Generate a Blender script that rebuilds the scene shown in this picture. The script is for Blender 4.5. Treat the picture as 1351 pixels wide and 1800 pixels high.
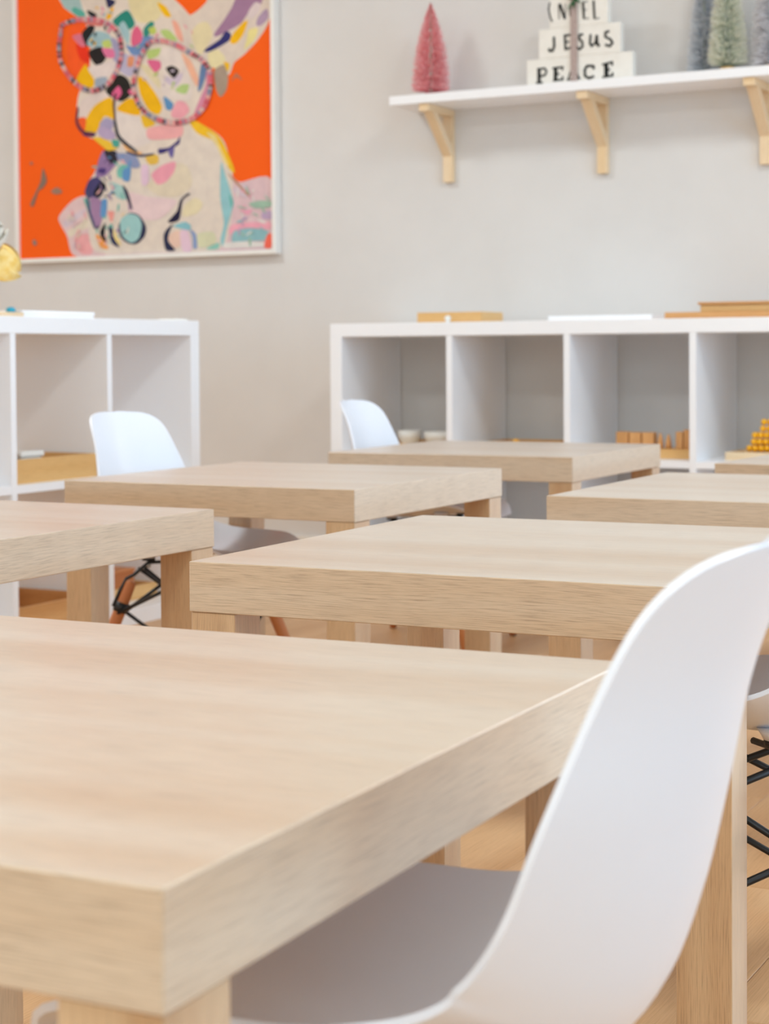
import bpy, bmesh, math, random
from mathutils import Matrix, Vector

sc = bpy.context.scene
for o in list(bpy.data.objects): bpy.data.objects.remove(o)
COL = sc.collection

# ------------------------------------------------------------------ camera
CAM_H = 0.6537; PITCH = math.radians(1.656); ROLL = math.radians(-0.382); FPX = 3106.4; SHIFT = -185.6
cd = bpy.data.cameras.new('camera'); cam = bpy.data.objects.new('camera', cd); COL.objects.link(cam)
fw = Vector((0, math.cos(PITCH), -math.sin(PITCH))); up0 = Vector((0, math.sin(PITCH), math.cos(PITCH))); rt0 = Vector((1, 0, 0))
rt = rt0*math.cos(ROLL) + up0*math.sin(ROLL); up = up0*math.cos(ROLL) - rt0*math.sin(ROLL)
m = Matrix((rt, up, -fw)).transposed().to_4x4(); m.translation = (0, 0, CAM_H)
cam.matrix_world = m
cd.sensor_fit = 'VERTICAL'; cd.sensor_height = 36.0; cd.sensor_width = 27.02
cd.lens = FPX/1800*36.0; cd.shift_y = SHIFT/1800; cd.clip_start = 0.02
cd.dof.use_dof = True; cd.dof.focus_distance = 1.66; cd.dof.aperture_fstop = 11.0
sc.camera = cam

# ------------------------------------------------------------------ world, exposure
w = bpy.data.worlds.new('sky'); sc.world = w; w.use_nodes = True
w.node_tree.nodes['Background'].inputs[0].default_value = (0.80, 0.90, 1.0, 1)
w.node_tree.nodes['Background'].inputs[1].default_value = 1.5
sc.view_settings.view_transform = 'Standard'; sc.view_settings.look = 'None'
sc.view_settings.exposure = 0.11; sc.view_settings.gamma = 1.0; sc.view_settings.use_curve_mapping = False
sc.cycles.max_bounces = 8; sc.cycles.diffuse_bounces = 6; sc.cycles.glossy_bounces = 3; sc.cycles.transmission_bounces = 4
sc.cycles.sample_clamp_indirect = 4.0; sc.cycles.caustics_reflective = False; sc.cycles.caustics_refractive = False

# room frame: u runs along the back wall, v points at the back wall
YAW = math.radians(-27.76)
ROOM = Matrix.Translation((-0.1567, 5.1312, 0)) @ Matrix.Rotation(YAW, 4, 'Z')
S_L, S_R, T_F, T_B, CEIL = -3.2, 5.6, -6.6, 0.39, 2.75
WIN_COL = (0.40, 0.70, 1.0); WIN_W = (8.0, 54.0, 34.0)          # daylight through the windows of the right wall
SHEEN_WIN_COL = (0.88, 0.94, 1.0); SHEEN_WIN_W = 42.0                                       # unseen window added right of the shelving to whiten the tables' right faces
BWIN_COL = (0.80, 0.95, 1.0); BWIN_W = 60.0                                       # window behind the camera
LAMP_COL = (0.87, 0.97, 1.0); LAMP_W = 25.0         # ceiling panels

def frame(x, y, deg): return Matrix.Translation((x, y, 0)) @ Matrix.Rotation(math.radians(deg), 4, 'Z')
def room(s, t, z=0, rot=0): return ROOM @ Matrix.Translation((s, t, z)) @ Matrix.Rotation(rot, 4, 'Z')

def area(name, M, sx, sy, watt, col, parent=None):
    ld = bpy.data.lights.new(name, 'AREA'); ld.shape = 'RECTANGLE'; ld.size = sx; ld.size_y = sy; ld.energy = watt; ld.color = col
    o = bpy.data.objects.new(name, ld); COL.objects.link(o)
    if parent is not None:
        o.parent = parent; o.matrix_parent_inverse = Matrix()
    o.matrix_local = M
    return o

# ------------------------------------------------------------------ materials
def srgb(r, g, b):
    f = lambda c: (c/255/12.92 if c/255 <= 0.04045 else ((c/255+0.055)/1.055)**2.4)
    return (f(r), f(g), f(b), 1)
def mat(name, col=(0.8, 0.8, 0.8, 1), rough=0.5, spec=0.5, metal=0.0):
    m = bpy.data.materials.new(name); m.use_nodes = True
    b = m.node_tree.nodes['Principled BSDF']
    b.inputs['Base Color'].default_value = col; b.inputs['Roughness'].default_value = rough
    b.inputs['Specular IOR Level'].default_value = spec; b.inputs['Metallic'].default_value = metal
    return m
def N(m, t, **kw):
    n = m.node_tree.nodes.new(t)
    for k, v in kw.items(): setattr(n, k, v)
    return n
def link(m, a, b): m.node_tree.links.new(a, b)
def noise(m, vec, scale, detail=3.0, rough=0.55):
    n = N(m, 'ShaderNodeTexNoise'); n.inputs['Scale'].default_value = scale; n.inputs['Detail'].default_value = detail
    n.inputs['Roughness'].default_value = rough
    link(m, vec, n.inputs['Vector']); return n.outputs['Fac']
def ramp(m, fac, stops):
    r = N(m, 'ShaderNodeValToRGB'); e = r.color_ramp.elements
    e[0].position, e[0].color = stops[0]; e[1].position, e[1].color = stops[-1]
    for p, c in stops[1:-1]:
        x = e.new(p); x.color = c
    link(m, fac, r.inputs[0]); return r.outputs[0]
def mult(m, a, b, fac=1.0):
    n = N(m, 'ShaderNodeMix', data_type='RGBA', blend_type='MULTIPLY'); n.inputs[0].default_value = fac
    link(m, a, n.inputs[6]); link(m, b, n.inputs[7]); return n.outputs[2]
def mapped(m, vec, scale, loc=None):
    mp = N(m, 'ShaderNodeMapping'); mp.inputs['Scale'].default_value = scale
    link(m, vec, mp.inputs['Vector'])
    if loc is not None: link(m, loc, mp.inputs['Location'])
    return mp.outputs[0]
def wood(name, light, dark, pore=0.72, rough=0.42, spec=0.5, band=9.0, fine=1.0, bump=0.12):
    """wood laminate: UV in metres, U along the grain"""
    m = mat(name, light, rough, spec); b = m.node_tree.nodes['Principled BSDF']
    uv = N(m, 'ShaderNodeUVMap', uv_map='UVMap').outputs[0]
    oi = N(m, 'ShaderNodeObjectInfo').outputs['Random']
    mu = N(m, 'ShaderNodeMath', operation='MULTIPLY'); mu.inputs[1].default_value = 37.0; link(m, oi, mu.inputs[0])
    cx = N(m, 'ShaderNodeCombineXYZ'); link(m, mu.outputs[0], cx.inputs[0]); link(m, mu.outputs[0], cx.inputs[1])
    wob = noise(m, mapped(m, uv, (2.5, 14, 1), cx.outputs[0]), 1.0, 2.0)
    ws = N(m, 'ShaderNodeMath', operation='MULTIPLY_ADD'); ws.inputs[1].default_value = 0.016; ws.inputs[2].default_value = -0.008
    link(m, wob, ws.inputs[0])
    cw = N(m, 'ShaderNodeCombineXYZ'); link(m, ws.outputs[0], cw.inputs[1])
    ad = N(m, 'ShaderNodeVectorMath', operation='ADD'); link(m, uv, ad.inputs[0]); link(m, cw.outputs[0], ad.inputs[1])
    v = ad.outputs[0]
    c1 = ramp(m, noise(m, mapped(m, v, (0.7, band, 1), cx.outputs[0]), 1.0, 2.0), [(0.34, dark), (0.62, light)])
    g = noise(m, mapped(m, v, (24*fine, 1150*fine, 1), cx.outputs[0]), 1.0, 4.0, 0.6)
    gc = ramp(m, g, [(0.30, (pore, pore*0.93, pore*0.86, 1)), (0.50, (0.97, 0.965, 0.96, 1)), (0.7, (1.05, 1.05, 1.05, 1))])
    p = noise(m, mapped(m, v, (34*fine, 2000*fine, 1), cx.outputs[0]), 1.0, 2.0)
    pc = ramp(m, p, [(0.27, (pore*0.9, pore*0.82, pore*0.72, 1)), (0.40, (1, 1, 1, 1))])
    col = mult(m, mult(m, c1, gc), pc, 0.8)
    link(m, col, b.inputs['Base Color'])
    if bump:
        bp = N(m, 'ShaderNodeBump'); bp.inputs['Strength'].default_value = bump; bp.inputs['Distance'].default_value = 0.0006
        link(m, g, bp.inputs['Height']); link(m, bp.outputs[0], b.inputs['Normal'])
    return m
def speckle(name, a, b_, scale, rough=0.6, spec=0.3):
    m = mat(name, a, rough, spec); g = N(m, 'ShaderNodeNewGeometry').outputs['Position']
    link(m, ramp(m, noise(m, g, scale, 4.0), [(0.35, a), (0.65, b_)]), m.node_tree.nodes['Principled BSDF'].inputs['Base Color'])
    return m

M = {}
M['oak'] = wood('light_oak_laminate', srgb(207, 186, 162), srgb(195, 163, 128), 0.60, 0.42, 0.6, 12.0)
M['oak_leg'] = wood('oak_leg_laminate', srgb(204, 170, 130), srgb(188, 146, 102), 0.64, 0.45, 0.6, 22.0)
for _n, _sh in (('oak', 0.15), ('oak_leg', 0.35)):
    _b = M[_n].node_tree.nodes['Principled BSDF']; _b.inputs['Coat Weight'].default_value = 1.0; _b.inputs['Coat Roughness'].default_value = 0.38; _b.inputs['Coat IOR'].default_value = 1.6
    _b.inputs['Sheen Weight'].default_value = _sh; _b.inputs['Sheen Roughness'].default_value = 0.45; _b.inputs['Sheen Tint'].default_value = (0.85, 0.93, 1, 1)
M['floor'] = wood('tan_laminate_floor', srgb(220, 178, 132), srgb(203, 156, 108), 0.82, 0.42, 0.5, 7.0, 0.5, 0.05)
M['pine'] = wood('pale_pine', srgb(240, 216, 182), srgb(233, 203, 160), 0.88, 0.5, 0.4, 18.0)
M['tray'] = wood('honey_tray_wood', srgb(236, 196, 136), srgb(222, 174, 110), 0.84, 0.45, 0.4, 14.0)
M['block'] = wood('beech_block_wood', srgb(222, 168, 110), srgb(204, 146, 88), 0.85, 0.5, 0.4, 20.0)
M['dowel'] = wood('orange_beech_dowel', srgb(218, 146, 92), srgb(200, 124, 74), 0.85, 0.45, 0.4, 20.0)
M['wall'] = speckle('greige_wall_paint', srgb(222, 219, 217), srgb(219, 216, 214), 6.0, 0.85, 0.2)
M['ceiling'] = speckle('white_ceiling_paint', srgb(238, 237, 234), srgb(235, 234, 231), 5.0, 0.9, 0.2)
M['white'] = speckle('white_laminate', srgb(247, 247, 250), srgb(246, 246, 249), 8.0, 0.42, 0.45)
M['frame'] = speckle('white_frame_paint', srgb(240, 238, 234), srgb(237, 235, 231), 20.0, 0.4, 0.5)
M['plastic'] = speckle('white_moulded_plastic', srgb(228, 230, 238), srgb(227, 229, 237), 12.0, 0.36, 0.5)
M['black'] = mat('black_powder_coated_steel', srgb(16, 17, 19), 0.42, 0.5)
M['screw'] = mat('brushed_steel', srgb(180, 178, 172), 0.35, 0.5, 0.9)
M['ceramic'] = mat('white_glazed_ceramic', srgb(238, 236, 231), 0.3, 0.5)
M['sign'] = speckle('white_painted_block', srgb(240, 236, 229), srgb(235, 230, 222), 30.0, 0.6, 0.3)
M['ink'] = mat('black_sign_ink', srgb(20, 24, 22), 0.6, 0.3)
M['twine'] = speckle('mauve_grey_ribbon', srgb(196, 178, 172), srgb(160, 138, 132), 300.0, 0.8, 0.2)
M['leaf'] = speckle('green_sprig', srgb(38, 110, 62), srgb(24, 80, 44), 120.0, 0.6, 0.3)
M['yellow'] = speckle('yellow_bead', srgb(250, 190, 10), srgb(240, 168, 4), 90.0, 0.35, 0.5)
M['blue'] = mat('turquoise_bead', srgb(40, 170, 205), 0.35, 0.5)
M['orange'] = mat('orange_canvas', srgb(250, 98, 20), 0.7, 0.2)
M['petal_y'] = speckle('yellow_petal', srgb(252, 226, 158), srgb(247, 206, 112), 60.0, 0.7, 0.2)
M['petal_w'] = speckle('white_petal', srgb(240, 236, 226), srgb(232, 226, 214), 40.0, 0.7, 0.2)
M['stem'] = mat('green_stem', srgb(94, 130, 70), 0.6, 0.3)
M['lamp'] = mat('lamp_diffuser', (1, 1, 1, 1), 0.5)
_e = M['lamp'].node_tree.nodes['Principled BSDF']; _e.inputs['Emission Color'].default_value = (1, 0.95, 0.88, 1); _e.inputs['Emission Strength'].default_value = 2.0
M['glass'] = mat('window_glass', (1, 1, 1, 1), 0.02); M['glass'].node_tree.nodes['Principled BSDF'].inputs['Transmission Weight'].default_value = 1.0
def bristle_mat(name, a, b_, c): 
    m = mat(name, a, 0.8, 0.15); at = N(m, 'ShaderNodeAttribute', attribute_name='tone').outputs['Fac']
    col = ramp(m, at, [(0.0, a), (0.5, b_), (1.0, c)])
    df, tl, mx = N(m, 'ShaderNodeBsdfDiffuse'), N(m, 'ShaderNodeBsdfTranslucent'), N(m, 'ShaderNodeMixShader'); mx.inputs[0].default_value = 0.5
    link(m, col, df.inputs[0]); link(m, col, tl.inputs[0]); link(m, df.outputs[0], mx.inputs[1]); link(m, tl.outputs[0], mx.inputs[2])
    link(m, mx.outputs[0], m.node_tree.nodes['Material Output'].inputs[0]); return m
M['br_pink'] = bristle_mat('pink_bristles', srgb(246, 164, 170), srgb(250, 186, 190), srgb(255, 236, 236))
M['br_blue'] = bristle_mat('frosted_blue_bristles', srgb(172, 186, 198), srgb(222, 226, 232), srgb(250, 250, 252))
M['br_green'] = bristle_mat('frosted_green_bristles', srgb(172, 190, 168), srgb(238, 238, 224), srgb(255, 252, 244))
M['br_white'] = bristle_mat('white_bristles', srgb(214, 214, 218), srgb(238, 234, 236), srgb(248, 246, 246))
_p = mat('painted_print', (1, 1, 1, 1), 0.65, 0.25); M['print'] = _p
_g = N(_p, 'ShaderNodeTexCoord').outputs['Object']
_v = ramp(_p, noise(_p, _g, 22.0, 3.0, 0.6), [(0.3, (0.90, 0.89, 0.91, 1)), (0.7, (1.04, 1.04, 1.03, 1))])
link(_p, mult(_p, N(_p, 'ShaderNodeAttribute', attribute_name='paint').outputs['Color'], _v), _p.node_tree.nodes['Principled BSDF'].inputs['Base Color'])

# ------------------------------------------------------------------ builders
def tag(o, label=None, cat=None, group=None, kind=None):
    if label: o['label'] = label
    if cat: o['category'] = cat
    if group: o['group'] = group
    if kind: o['kind'] = kind
    return o
def thing(name, label, cat, Mx, group=None):
    o = bpy.data.objects.new(name, None); COL.objects.link(o); o.empty_display_size = 0.05
    o.matrix_world = Mx
    return tag(o, label, cat, group)
def obj(name, me, mt, parent=None, Mx=None):
    if isinstance(me, bmesh.types.BMesh):
        bm = me; me = bpy.data.meshes.new(name); bm.to_mesh(me); bm.free()
    if mt is not None and not me.materials: me.materials.append(M[mt] if isinstance(mt, str) else mt)
    o = bpy.data.objects.new(name, me); COL.objects.link(o)
    if parent is not None: o.parent = parent; o.matrix_parent_inverse = Matrix()
    if Mx is not None: o.matrix_local = Mx
    return o
def copy_tree(o, parent=None):
    c = o.copy(); COL.objects.link(c); c.parent = parent
    if parent is not None: c.matrix_parent_inverse = Matrix()
    for ch in o.children: copy_tree(ch, c)
    return c
def box(x0, x1, y0, y1, z0, z1, grain=0, bevel=0.0, bm=None):
    """box with UVs in metres, U along the grain axis"""
    new = bm is None
    b = bmesh.new()
    r = bmesh.ops.create_cube(b, size=1.0)
    for v in b.verts:
        v.co = Vector(((x0+x1)/2 + v.co.x*(x1-x0), (y0+y1)/2 + v.co.y*(y1-y0), (z0+z1)/2 + v.co.z*(z1-z0)))
    if bevel: bmesh.ops.bevel(b, geom=list(b.edges), offset=bevel, segments=1, affect='EDGES', profile=0.5)
    uv = b.loops.layers.uv.new('UVMap')
    for f in b.faces:
        n = f.normal; k = max(range(3), key=lambda i: abs(n[i])); ax = [i for i in range(3) if i != k]
        ua = grain if grain in ax else (ax[0] if ax[0] != 2 else ax[1])
        va = [i for i in ax if i != ua][0]
        for l in f.loops: l[uv].uv = (l.vert.co[ua], l.vert.co[va] + 0.37*k + (1.7 if n[k] > 0 else 0))
    if new: return b
    tmp = bpy.data.meshes.new('tmp'); b.to_mesh(tmp); b.free(); bm.from_mesh(tmp); bpy.data.meshes.remove(tmp)
    return bm
def tube(pts, rad, seg=10, bm=None, caps=True, uvscale=1.0):
    """round bar along a polyline; rad is a number or one per point"""
    bm = bm or bmesh.new(); uv = bm.loops.layers.uv.get('UVMap') or bm.loops.layers.uv.new('UVMap')
    P = [Vector(p) for p in pts]; rs = rad if isinstance(rad, (list, tuple)) else [rad]*len(P)
    rings = []; prev = None; acc = 0.0; ls = []
    for i, p in enumerate(P):
        d = (P[min(i+1, len(P)-1)] - P[max(i-1, 0)]).normalized()
        a = prev - d*prev.dot(d) if prev is not None else (Vector((0, 0, 1)).cross(d) if abs(d.z) < 0.9 else Vector((1, 0, 0)).cross(d))
        a.normalize(); prev = a; c = d.cross(a)
        rings.append([bm.verts.new(p + (a*math.cos(t) + c*math.sin(t))*rs[i]) for t in [2*math.pi*k/seg for k in range(seg)]])
        if i: acc += (P[i]-P[i-1]).length
        ls.append(acc)
    for i in range(len(P)-1):
        for k in range(seg):
            q = (k+1) % seg
            f = bm.faces.new((rings[i][k], rings[i][q], rings[i+1][q], rings[i+1][k])); f.smooth = True
            for l, (uu, vv) in zip(f.loops, ((ls[i], k), (ls[i], k+1), (ls[i+1], k+1), (ls[i+1], k))): l[uv].uv = (uu, vv*2*math.pi*rs[i]/seg)
    if caps:
        bm.faces.new(rings[0][::-1]); bm.faces.new(rings[-1])
    return bm
def lathe(prof, seg=24, bm=None, closed=True):
    bm = bm or bmesh.new(); rings = []
    for r, z in prof:
        rings.append([bm.verts.new((r*math.cos(2*math.pi*k/seg), r*math.sin(2*math.pi*k/seg), z)) for k in range(seg)] if r > 1e-6 else [bm.verts.new((0, 0, z))])
    for a, b in zip(rings, rings[1:]):
        for k in range(seg):
            q = (k+1) % seg
            vs = [a[k % len(a)], a[q % len(a)], b[q % len(b)], b[k % len(b)]]
            vs = [v for i, v in enumerate(vs) if v not in vs[:i]]
            if len(vs) > 2: f = bm.faces.new(vs); f.smooth = True
    return bm
def struct(name, me, mt, Mx=ROOM): return tag(obj(name, me, mt, None, Mx), kind='structure')

# ------------------------------------------------------------------ artwork shapes (mm on the canvas) and lettering strokes (mm on the blocks)
PAINT = [
 ((226, 196, 196), [(173,149),(194,180),(234,211),(279,224),(333,206),(371,102),(370,21),(237,24),(208,92)]),
 ((214, 196, 206), [(193,140),(254,170),(294,184),(283,161),(233,135),(208,120)]),
 ((228, 216, 196), [(213,108),(253,126),(303,144),(312,124),(253,102),(223,87)]),
 ((236, 170, 172), [(242,83),(292,97),(317,72),(311,28),(272,28),(247,50)]),
 ((222, 192, 196), [(862,271),(903,239),(1023,242),(1024,22),(800,22),(828,216)]),
 ((226, 213, 200), [(372,370),(326,299),(290,249),(296,146),(331,34),(582,29),(822,26),(871,122),(877,262),(847,370),(793,416),(717,446),(621,420),(480,392)]),
 ((228, 213, 199), [(202,935),(205,868),(287,809),(314,733),(308,638),(265,568),(255,488),(282,434),(336,409),(444,369),(515,350),(621,359),(682,394),(717,435),(777,495),(803,556),(792,656),(729,775),(661,845),(575,897)]),
 ((224, 208, 194), [(645,778),(673,810),(710,790),(747,802),(784,829),(807,865),(1027,842),(1020,746),(979,690),(926,646),(887,623),(862,584),(786,628),(740,654),(695,708)]),
 ((165, 125, 155), [(810,720),(846,759),(878,797),(910,843),(994,835),(985,791),(940,773),(913,745),(859,724),(823,712)]),
 ((176, 150, 176), [(971,736),(980,761),(1011,784),(1017,754),(989,732)]),
 ((224, 206, 204), [(940,776),(967,807),(989,798),(980,773),(949,757)]),
 ((50, 48, 110), [(832,702),(855,726),(875,716),(868,694),(804,668),(775,666),(773,674)]),
 ((245, 185, 15), [(872,692),(882,714),(922,748),(940,750),(922,710),(899,686),(881,683)]),
 ((229, 214, 172), [(723,732),(751,760),(787,761),(805,725),(796,699),(759,660),(736,685)]),
 ((232, 219, 172), [(786,658),(823,670),(854,637),(826,609),(795,619)]),
 ((170, 150, 132), [(810,603),(849,619),(863,580),(857,539),(834,517),(817,542)]),
 ((236, 222, 150), [(944,723),(977,724),(966,692),(926,661),(935,694)]),
 ((242, 190, 30), [(847,628),(869,621),(863,595)]),
 ((190, 120, 90), [(876,564),(894,589),(917,564),(894,575)]),
 ((228, 213, 166), [(479,885),(593,873),(605,804),(570,782),(513,788),(482,827)]),
 ((243, 188, 12), [(590,843),(623,828),(645,793),(618,798)]),
 ((40, 135, 120), [(410,802),(469,831),(500,784),(477,765),(433,777)]),
 ((165, 196, 200), [(435,781),(455,795),(478,755),(472,715),(454,739)]),
 ((112, 142, 188), [(461,716),(490,710),(534,739),(576,728),(534,683),(489,680)]),
 ((224, 100, 135), [(490,761),(508,776),(529,750),(525,722),(492,708),(483,729)]),
 ((50, 140, 125), [(535,764),(561,784),(578,776),(552,737),(534,741)]),
 ((192, 205, 100), [(554,762),(579,766),(585,745),(565,742)]),
 ((184, 206, 122), [(602,751),(635,750),(670,712),(622,724)]),
 ((240, 172, 150), [(648,779),(670,770),(689,725),(688,704),(665,727)]),
 ((245, 180, 20), [(381,809),(398,838),(415,848),(402,811)]),
 ((165, 192, 190), [(193,914),(204,868),(238,846),(265,829),(295,826),(284,857),(262,907)]),
 ((90, 170, 155), [(252,862),(293,841),(294,826),(265,829),(240,850)]),
 ((222, 206, 192), [(285,879),(312,902),(394,893),(398,849),(375,819),(339,822),(311,843)]),
 ((40, 42, 80), [(382,880),(423,863),(393,844)]),
 ((28, 32, 38), [(305,847),(343,829),(334,816),(311,830)]),
 ((225, 130, 120), [(256,815),(297,823),(375,804),(365,787),(302,796),(265,796)]),
 ((250, 92, 32), [(240,804),(297,802),(314,715),(309,660),(262,612),(228,659),(218,719)]),
 ((236, 52, 22), [(257,736),(301,723),(311,671),(273,685)]),
 ((222, 120, 140), [(242,765),(283,769),(301,734),(282,725),(260,741)]),
 ((28, 30, 32), [(311,794),(336,786),(315,751),(302,723),(281,769)]),
 ((160, 190, 196), [(305,743),(338,773),(392,759),(405,725),(355,717),(310,724)]),
 ((192, 206, 112), [(365,736),(396,739),(403,714),(373,715)]),
 ((165, 160, 190), [(401,745),(430,730),(442,664),(408,630),(411,695)]),
 ((36, 30, 30), [(312,711),(364,718),(381,680),(345,655),(313,689)]),
 ((226, 120, 160), [(364,714),(410,706),(416,679),(382,682)]),
 ((229, 214, 208), [(306,653),(350,660),(419,667),(408,628),(363,614),(322,628)]),
 ((243, 186, 10), [(295,666),(309,642),(333,607),(317,584),(260,611),(266,634)]),
 ((160, 172, 188), [(336,614),(383,616),(376,585),(335,587)]),
 ((190, 182, 206), [(438,693),(472,683),(518,672),(504,622),(471,611),(429,641)]),
 ((226, 150, 110), [(471,676),(496,674),(490,644),(468,645)]),
 ((36, 33, 28), [(378,570),(426,620),(468,604),(485,555),(447,531),(416,540)]),
 ((226, 100, 145), [(402,557),(430,583),(444,558),(420,536)]),
 ((226, 100, 145), [(469,560),(482,568),(490,546)]),
 ((226, 208, 200), [(259,480),(274,542),(335,566),(376,568),(400,532),(352,510),(297,490)]),
 ((241, 184, 22), [(285,440),(297,485),(334,526),(394,548),(410,521),(410,475),(370,486),(335,433)]),
 ((246, 98, 42), [(254,484),(294,486),(288,439),(264,448)]),
 ((170, 160, 192), [(351,463),(379,481),(408,466),(399,436),(365,434)]),
 ((64, 50, 110), [(278,442),(333,433),(324,420),(287,426)]),
 ((229, 216, 208), [(414,477),(442,497),(513,483),(533,433),(558,388),(485,376),(432,414)]),
 ((243, 181, 10), [(422,507),(470,538),(507,525),(517,481),(469,487)]),
 ((236, 188, 45), [(520,480),(557,467),(577,446),(535,438)]),
 ((238, 172, 172), [(546,432),(618,442),(685,433),(674,397),(556,397)]),
 ((229, 215, 206), [(601,689),(639,694),(680,675),(708,619),(721,564),(720,518),(660,519),(614,538),(595,582),(614,603),(601,651)]),
 ((186, 206, 122), [(549,689),(601,694),(592,670),(554,661)]),
 ((225, 106, 146), [(548,658),(597,652),(602,630),(577,616)]),
 ((226, 211, 172), [(520,642),(554,639),(598,589),(593,564)]),
 ((206, 190, 206), [(609,604),(647,593),(686,607),(680,579),(651,565),(619,583)]),
 ((40, 32, 30), [(622,626),(648,632),(674,614),(656,591),(638,603)]),
 ((243, 184, 10), [(509,604),(534,599),(576,552),(605,503),(590,477),(552,495),(519,549)]),
 ((182, 206, 132), [(658,552),(684,568),(714,565),(702,538),(679,540)]),
 ((95, 146, 192), [(613,535),(650,508),(641,488),(621,494)]),
 ((239, 166, 176), [(643,483),(665,515),(697,509),(713,481),(683,458),(645,464)]),
 ((241, 182, 152), [(684,670),(722,641),(755,569),(739,561),(708,615)]),
 ((104, 130, 170), [(762,630),(788,620),(763,553),(747,545)]),
 ((216, 140, 166), [(781,602),(800,588),(800,543),(780,487),(731,462),(748,505),(776,556)]),
 ((224, 210, 186), [(667,313),(709,293),(719,239),(665,205),(587,213),(541,244),(588,278)]),
 ((231, 205, 206), [(459,227),(552,208),(659,192),(630,157),(586,132),(524,134),(471,157)]),
 ((237, 160, 176), [(561,282),(606,310),(655,318),(651,286),(618,254),(583,248)]),
 ((60, 50, 115), [(589,364),(628,366),(663,385),(675,400),(673,377),(646,364),(615,350),(592,348)]),
 ((112, 100, 160), [(628,357),(652,366),(646,332),(636,336)]),
 ((232, 190, 80), [(537,338),(567,349),(590,339),(585,317),(553,315)]),
 ((34, 30, 60), [(702,212),(714,209),(684,191),(668,127),(623,122),(660,156),(673,191)]),
 ((242, 192, 40), [(714,443),(737,446),(779,424),(821,396),(846,363),(880,294),(884,268),(858,292),(821,368),(745,405)]),
 ((238, 214, 140), [(779,406),(813,393),(829,361),(862,295),(845,307),(817,361)]),
 ((229, 216, 180), [(681,140),(691,176),(734,196),(761,176),(742,148),(708,139)]),
 ((150, 200, 206), [(835,307),(845,279),(879,182),(874,150),(853,91),(839,33),(829,57),(843,109),(831,180),(830,251)]),
 ((110, 180, 172), [(863,204),(879,178),(870,157)]),
 ((234, 200, 182), [(624,71),(651,92),(673,87),(673,44),(646,37)]),
 ((231, 200, 216), [(672,88),(703,91),(717,27),(680,28)]),
 ((140, 160, 200), [(710,95),(734,78),(738,33),(723,34),(720,71)]),
 ((140, 196, 206), [(645,109),(690,120),(714,107),(708,92),(664,101)]),
 ((40, 45, 75), [(606,76),(621,100),(645,115),(630,89),(625,60),(652,29),(615,31)]),
 ((216, 216, 182), [(741,78),(801,83),(810,47),(749,34)]),
 ((150, 205, 190), [(773,29),(822,47),(818,27)]),
 ((216, 196, 206), [(874,214),(928,230),(930,188)]),
 ((160, 190, 170), [(938,168),(977,176),(1021,172),(1019,154),(964,152)]),
 ((190, 165, 196), [(989,138),(1022,141),(1022,115),(988,120)]),
 ((233, 166, 186), [(904,149),(949,148),(935,132)]),
 ((239, 170, 186), [(877,104),(1009,107),(1015,84),(927,91),(866,72)]),
 ((145, 190, 196), [(883,83),(947,89),(1007,78),(1002,50),(926,49),(874,47)]),
 ((226, 221, 216), [(845,45),(926,48),(1002,41),(997,29),(851,28)]),
 ((246, 110, 90), [(1005,64),(1023,68),(1021,25),(995,27)]),
 ((190, 140, 110), [(864,268),(942,196),(931,196),(873,252)]),
 ((150, 120, 165), [(364,371),(424,363),(424,331),(398,305),(374,287),(338,284),(334,305)]),
 ((45, 40, 52), [(369,372),(420,365),(420,327),(389,333)]),
 ((75, 55, 120), [(349,313),(376,311),(369,294),(343,300)]),
 ((72, 66, 112), [(287,240),(305,275),(339,285),(371,255),(354,220),(324,211),(294,222)]),
 ((24, 24, 30), [(323,232),(354,269),(375,251),(343,216)]),
 ((100, 180, 165), [(282,215),(305,207),(325,167),(308,158),(294,184)]),
 ((165, 130, 166), [(308,215),(354,205),(359,149),(344,113),(321,122)]),
 ((100, 150, 200), [(357,206),(379,205),(373,151),(351,153)]),
 ((240, 160, 150), [(380,166),(408,164),(396,130)]),
 ((165, 200, 196), [(386,264),(443,248),(463,206),(421,212)]),
 ((45, 45, 70), [(443,253),(464,231),(483,172),(473,179),(454,219)]),
 ((48, 50, 80), [(426,123),(469,158),(509,149),(536,111),(531,80),(501,56),(467,57),(434,79)]),
 ((158, 202, 202), [(435,138),(469,156),(506,146),(520,115),(507,73),(477,59),(446,77),(432,107)]),
 ((20, 22, 30), [(349,102),(372,131),(367,94),(377,63),(355,77)]),
 ((30, 35, 80), [(384,117),(401,122),(402,85),(427,46),(395,64)]),
 ((240, 215, 140), [(404,108),(420,84),(436,50),(410,72)]),
 ((240, 160, 80), [(330,92),(351,83),(383,44),(350,49)]),
 ((120, 190, 176), [(421,303),(442,320),(473,318),(452,278),(426,279)]),
 ((100, 150, 200), [(446,303),(477,310),(471,265),(445,270)]),
 ((140, 150, 186), [(422,360),(495,348),(516,311),(485,307),(432,334)]),
 ((226, 196, 216), [(521,311),(548,310),(548,254),(522,250)]),
 ((241, 196, 60), [(324,417),(366,414),(426,378),(389,370),(369,381)]),
 ((241, 181, 110), [(445,394),(476,372),(526,355),(509,352),(461,368)]),
 ((80, 165, 150), [(402,404),(430,402),(430,381),(408,382)]),
 ((185, 165, 196), [(354,454),(406,435),(416,410),(375,408),(345,430)]),
 ((140, 115, 100), [(110,327),(127,284),(110,260),(90,249),(68,200),(54,206),(73,238),(99,281)]),
 ((160, 125, 105), [(143,246),(170,259),(193,241),(165,235)]),
 ((150, 130, 120), [(61,77),(70,85),(81,72),(71,63)]),
 ((180, 120, 100), [(54,346),(61,353),(69,346),(61,340)]),
 ((110, 48, 66), [(259,524),(251,477),(271,441),(320,421),(326,429),(284,446),(262,477),(266,520)]),
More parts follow.
